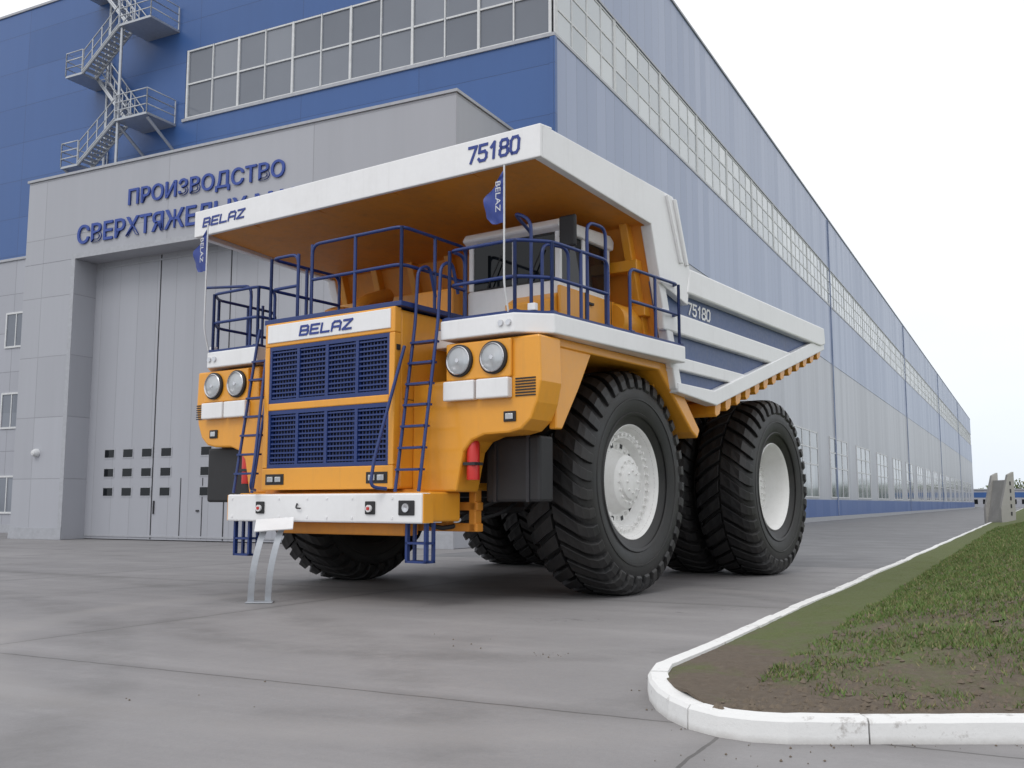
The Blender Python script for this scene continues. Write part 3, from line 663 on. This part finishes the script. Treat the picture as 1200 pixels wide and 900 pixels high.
    boxes('hanging_step',[(a,b_,-3.5,-3.3,.60,.63),(a,b_,-3.5,-3.3,.85,.88),(a,a+.04,-3.5,-3.44,.60,1.14),(b_-.04,b_,-3.5,-3.44,.60,1.14),(a,a+.04,-3.34,-3.3,.60,1.14),(b_-.04,b_,-3.34,-3.3,.60,1.14)],BLUE,T)
    fx,fy,ft=(3.05,-3.25,5.95) if sg>0 else (-3.08,-3.32,6.1)
    tubes('flag_pole',[[(fx,fy+.1,3.95),(fx,fy,4.3),(fx,fy,ft)]],.014,FRAME,T)
    Vf=[];Ff=[]
    for k in range(17):
        t_=k/16; z=ft-.80*t_; wd=.32*min(1,(t_/.35)**.6 if t_>0 else .02)*(1 if t_<.8 else 1-(t_-.8)*2.2)
        for q in range(5):
            Vf.append((fx-.99*wd*q/4,fy-.01+.035*math.sin(q*1.7+k*.6)*q/4,z-.05*q*(1-t_)))
    for k in range(16):
        for q in range(4): a=k*5+q; Ff.append((a,a+1,a+6,a+5))
    mobj('flag',Vf,Ff,LETTER,T,smooth=True)
    text('flag_text','BELAZ',(fx-.10,fy-.06,ft-.22),(R(90),R(90),0),.42,.08,FRAME,T,ext=.002)
for sg in (1,-1):
    lathe('extinguisher',[(0,0),(0,.09),(.5,.09),(.57,.05),(.62,.03),(.65,0)],20,RED,T,(sg*2.32,-2.95,1.72),'z'); boxes('extinguisher_bracket',[(sg*2.32-.1,sg*2.32+.1,-3.05,-2.86,1.92,1.96)],DARK,T)
boxes('hood_platform',[(-1.42,1.42,-3.46,-1.0,4.175,4.25)],BLUE,T,.01)
def crail(pts,z,h,mid):
    L=[[(pts[0][0],pts[0][1],z)]+[(p[0],p[1],z+h) for p in pts]+[(pts[-1][0],pts[-1][1],z)]]
    for k in range(1,mid): L.append([(p[0],p[1],z+h*k/mid) for p in pts])
    for i in range(len(pts)-1):
        a=Vector(pts[i]+(0,)); b2=Vector(pts[i+1]+(0,)); m_=max(1,round((b2-a).length/.8))
        for k in range(m_+1):
            q=a.lerp(b2,k/m_); L.append([(q.x,q.y,z),(q.x,q.y,z+h)])
    tubes('platform_railing',L,.026,BLUE,T,.16)
crail([(-.75,-3.4),(-1.36,-3.4),(-1.36,-1.9)],4.24,1.0,2)
crail([(-.45,-3.4),(1.36,-3.4),(1.36,-1.9)],4.24,1.1,2)
boxes('cowl_behind_hood',[(-1.2,1.15,-1.0,-.25,2.6,4.7),(.35,1.1,-1.9,-1.0,4.25,4.75)],ORANGE2,T,.04)
tubes('exhaust_pipe',[[(-1.6,-1.2,3.9),(-1.6,-1.2,4.9),(-1.6,-.4,5.2)]],.14,ORANGE2,T,.3)
lathe('air_cleaner',[(0,0),(0,.30),(.9,.30),(.95,.2),(.95,0)],24,ORANGE2,T,(-2.3,-.9,4.0),'z')
prism('cab_lower',[(-1.66,3.965),(-1.66,4.70),(-.1,4.70),(-.1,3.965)],'x',1.2,2.9,WHITE,T,.05)
prism('cab_roof',[(-1.62,5.44),(-1.74,5.50),(-1.66,5.62),(-.15,5.68),(-.02,5.6),(-.05,5.44)],'x',1.14,2.95,WHITE,T,.04)
pil=[]
for x0,x1 in ((1.2,1.29),(2.03,2.07),(2.81,2.9)): pil.append((x0,x1,-1.62,-1.54,4.7,5.45))
pil+=[(2.8,2.9,-.95,-.83,4.7,5.45),(2.8,2.9,-.22,-.1,4.7,5.45),(1.2,1.3,-.22,-.1,4.7,5.45),(1.2,1.3,-.95,-.85,4.7,5.45)]
boxes('cab_pillars',pil,WHITE,T,.02)
boxes('cab_glass',[(1.25,2.86,-1.59,-1.57,4.7,5.45),(2.85,2.87,-1.57,-.15,4.7,5.45),(1.23,1.25,-1.57,-.15,4.7,5.45),(1.25,2.85,-.16,-.14,4.7,5.45)],GLASSD,T)
boxes('window_gaskets',[(1.29,2.81,-1.60,-1.592,4.70,4.73),(1.29,2.81,-1.60,-1.592,5.41,5.44),(2.9,2.915,-1.5,-.98,4.68,4.71)],BLACK,T)
boxes('cab_front_seams',[(1.3,2.8,-1.665,-1.66,4.30,4.31),(1.9,1.91,-1.665,-1.66,4.0,4.30)],BLACK,T)
boxes('cab_side_lower',[(2.9,2.96,-1.7,-.05,3.965,4.60)],ORANGE,T,.02)
prism('cab_step_skirt',[(-1.9,3.965),(-1.9,4.35),(-1.66,4.5),(-1.66,3.965)],'x',2.1,2.9,ORANGE,T,.02)
boxes('door_seams',[(2.96,2.966,-1.0,-.985,4.0,4.6),(2.96,2.966,-.2,-.185,4.0,4.6)],BLACK,T)
boxes('door_handle',[(2.96,3.0,-.92,-.78,4.42,4.46)],BLACK,T,.005)
tubes('wipers',[[(1.6,-1.66,4.72),(1.85,-1.64,5.2)],[(2.35,-1.66,4.72),(2.6,-1.64,5.2)]],.012,BLACK,T)
tubes('mirror_arm',[[(2.9,-1.6,5.35),(3.2,-1.85,5.45),(3.2,-1.85,5.0)]],.018,BLACK,T)
boxes('mirror',[(3.08,3.36,-1.93,-1.86,5.08,5.55)],BLACK,T,.03)
lathe('filter_drum',[(0,0),(0,.28),(.05,.31),(1.05,.31),(1.1,.28),(1.1,0)],28,ORANGE,T,(2.9,-.15,4.28),'y',1)
boxes('filter_base',[(2.55,3.25,-.1,.9,3.965,4.1),(2.2,2.6,0,.7,3.965,4.8)],ORANGE,T,.03)
# ---- dump body
HW=3.6
cano=[(-3.12,6.06),(-3.12,6.42),(.6,6.42),(1.15,5.6),(.25,5.6),(.02,5.83)]
prism('canopy_slab',cano,'x',-HW+.14,HW-.14,ORANGE2,T,.02)
prism('canopy_lip',[(-3.2,5.98),(-3.2,6.44),(-2.9,6.47),(-2.9,6.43),(-3.13,6.40),(-3.13,5.98)],'x',-HW,HW,WHITE,T,.015)
boxes('canopy_weld_seams',[(x-.012,x+.012,-3.10,.0,6.035,6.058) for x in (-2.3,-.8,.8,2.3)],ORANGE2,T)
for sg in (1,-1):
    a,b_=sorted((sg*(HW-.13),sg*HW))
    prism('canopy_side',[(-3.13,5.98),(-3.13,6.44),(.80,6.45),(.92,6.34),(1.02,5.95),(1.15,5.80),(1.42,5.32),(1.3,4.7),(.3,4.9),(0,5.8)],'x',a,b_,WHITE,T,.015)
    a,b_=sorted((sg*3.38,sg*3.47))
    prism('side_wall',[(.3,4.95),(.9,5.3),(8.45,5.3),(8.5,4.95),(2.4,3.2),(.9,3.25)],'x',a,b_,BSTRIPE,T)
    prism('top_rail',[(1.25,4.9),(1.38,5.34),(8.47,5.34),(8.52,4.98),(8.2,4.9)],'x',*sorted((sg*3.38,sg*3.62)),WHITE,T,.03)
    prism('middle_rib',[(.45,4.17),(.40,4.52),(7.0,4.52),(5.75,4.17)],'x',*sorted((sg*3.45,sg*3.58)),WHITE,T,.03)
    prism('lower_rib',[(.72,3.58),(.65,3.80),(4.45,3.80),(3.7,3.58)],'x',*sorted((sg*3.45,sg*3.56)),WHITE,T,.02)
    prism('floor_edge',[(.9,3.20),(.88,3.36),(2.35,3.36),(8.05,5.02),(8.5,4.98),(8.52,4.86),(2.42,3.10)],'x',*sorted((sg*3.36,sg*3.59)),WHITE,T,.02)
    prism('front_corner_post',[(.0,5.8),(.22,5.8),(1.1,3.25),(.86,3.25)],'x',*sorted((sg*3.40,sg*3.57)),WHITE,T,.02)
    for k in range(2):
        prism('canopy_gusset',[(.50+.28*k,6.40),(.57+.28*k,6.40),(1.05+.22*k,5.36),(.98+.22*k,5.36)],'x',*sorted((sg*HW,sg*(HW+.05))),WHITE,T,.01)
prism('front_wall',[(.02,5.85),(.2,5.85),(1.1,3.3),(.9,3.3)],'x',-3.4,3.4,ORANGE2,T)
for k in range(8):
    xx=-3.15+k*.9; prism('front_wall_rib',[(-.14,5.86),(.05,5.86),(.93,3.3),(.74,3.3)],'x',xx-.07,xx+.07,ORANGE,T,.015)
for zz,yy in ((5.2,.25),(4.5,.5),(3.8,.74)):
    boxes('front_wall_beam',[(-3.3,3.3,yy-.2,yy+.02,zz-.09,zz+.09)],ORANGE,T,.015)
prism('floor',[(.9,3.25),(.9,3.4),(2.35,3.4),(8.4,5.1),(8.45,4.95),(2.4,3.2)],'x',-3.38,3.38,ORANGE2,T)
sl=(4.95-3.15)/(8.45-2.4)
for k in range(13):
    y0=2.55+k*.475; z0=3.13+sl*(y0-2.42)
    prism('floor_crossbeam',[(y0,z0),(y0+.25,z0+sl*.25),(y0+.25,z0+sl*.25-.15),(y0+.19,z0-.19),(y0+.04,z0-.25),(y0,z0-.20)],'x',-3.5,3.5,ORANGE,T,.01)
boxes('body_longitudinals',[(-1.0,-.6,1.2,4.6,2.75,3.2),(.6,1.0,1.2,4.6,2.75,3.2)],ORANGE2,T,.03)
block('canopy_number','75180',2.40,-3.202,6.11,.90,.22,LETTER,T,.04,.08,.72)
block('canopy_name','BELAZ',-3.36,-3.202,6.14,1.1,.135,LETTER,T,.032)
block('side_number','75180',1.55,0,4.61,.95,.19,WHITE,T,.034,.1,.72,side=3.475)
# ================================================================== SIGN STAND
S=empty('information_stand',(-3.54,14.5,0),R(8))
Vs=[];Fs=[]
for sx in (-.17,.07):
    n_=len(Vs); K=14
    for k in range(K+1):
        t_=k/K; z=1.05*t_; yy=-.16*math.sin(t_*math.pi*.5)+.22*t_*t_; sh=.16*t_*t_-.05
        for dx,dy in ((0,0),(.09,0),(.09,.02),(0,.02)): Vs.append((sx+dx+sh,yy+dy,z))
    for k in range(K):
        for e in range(4): Fs.append((n_+k*4+e,n_+k*4+(e+1)%4,n_+(k+1)*4+(e+1)%4,n_+(k+1)*4+e))
mobj('legs',Vs,Fs,GALV,S)
boxes('base_plate',[(-.24,.14,-.12,.14,0,.015)],GALV,S,.004)
o=boxes('board',[(-.27,.27,-.17,.17,0,.02)],WHITE,S,.004); o.location=(.12,.06,1.09); o.rotation_euler=(R(28),R(-4),0)
# ================================================================== LIGHT & CAMERA
wd=bpy.data.worlds.new('World'); scene.world=wd; wd.use_nodes=True; nt=wd.node_tree
bg=nt.nodes['Background']; sk=N(nt,'ShaderNodeTexSky',sky_type='NISHITA'); sk.sun_disc=False
tc=N(nt,'ShaderNodeTexCoord'); mp=N(nt,'ShaderNodeMapping'); mp.inputs['Scale'].default_value=(1,1,2.6); nt.links.new(tc.outputs['Generated'],mp.inputs[0])
cf=noise_tex(nt,mp.outputs[0],2.0,6,.55)
cl=mix(nt,ramp(nt,cf,.3,.7),(11.2,11.4,11.8),(12.8,12.8,12.9))
sz=N(nt,'ShaderNodeSeparateXYZ'); nt.links.new(tc.outputs['Generated'],sz.inputs[0])
hz=ramp(nt,math_(nt,'ADD',sz.outputs[2],math_(nt,'MULTIPLY',cf,.16)),.06,.40)
cl=mix(nt,hz,(8.7,9.4,10.4),cl)
nt.links.new(mix(nt,.90,sk.outputs['Color'],cl),bg.inputs['Color']); bg.inputs['Strength'].default_value=.10
su=bpy.data.lights.new('sun','SUN'); su.energy=.85; su.angle=R(24); su.color=(1,.975,.94); so=bpy.data.objects.new('sun',su); scene.collection.objects.link(so)
d=Vector((.35,.66,-.85)).normalized(); so.rotation_euler=d.to_track_quat('-Z','Y').to_euler()
sk.sun_elevation=math.asin(-d.z); sk.sun_rotation=math.atan2(-d.x,-d.y)
cam=bpy.data.cameras.new('camera'); cam.sensor_width=36; cam.lens=35.16; cam.clip_end=8000; co_=bpy.data.objects.new('camera',cam); scene.collection.objects.link(co_)
co_.location=(0,0,1.4); co_.rotation_euler=(R(96.81),0,0); scene.camera=co_
scene.view_settings.view_transform='Standard'; scene.view_settings.look='None'; scene.view_settings.exposure=0
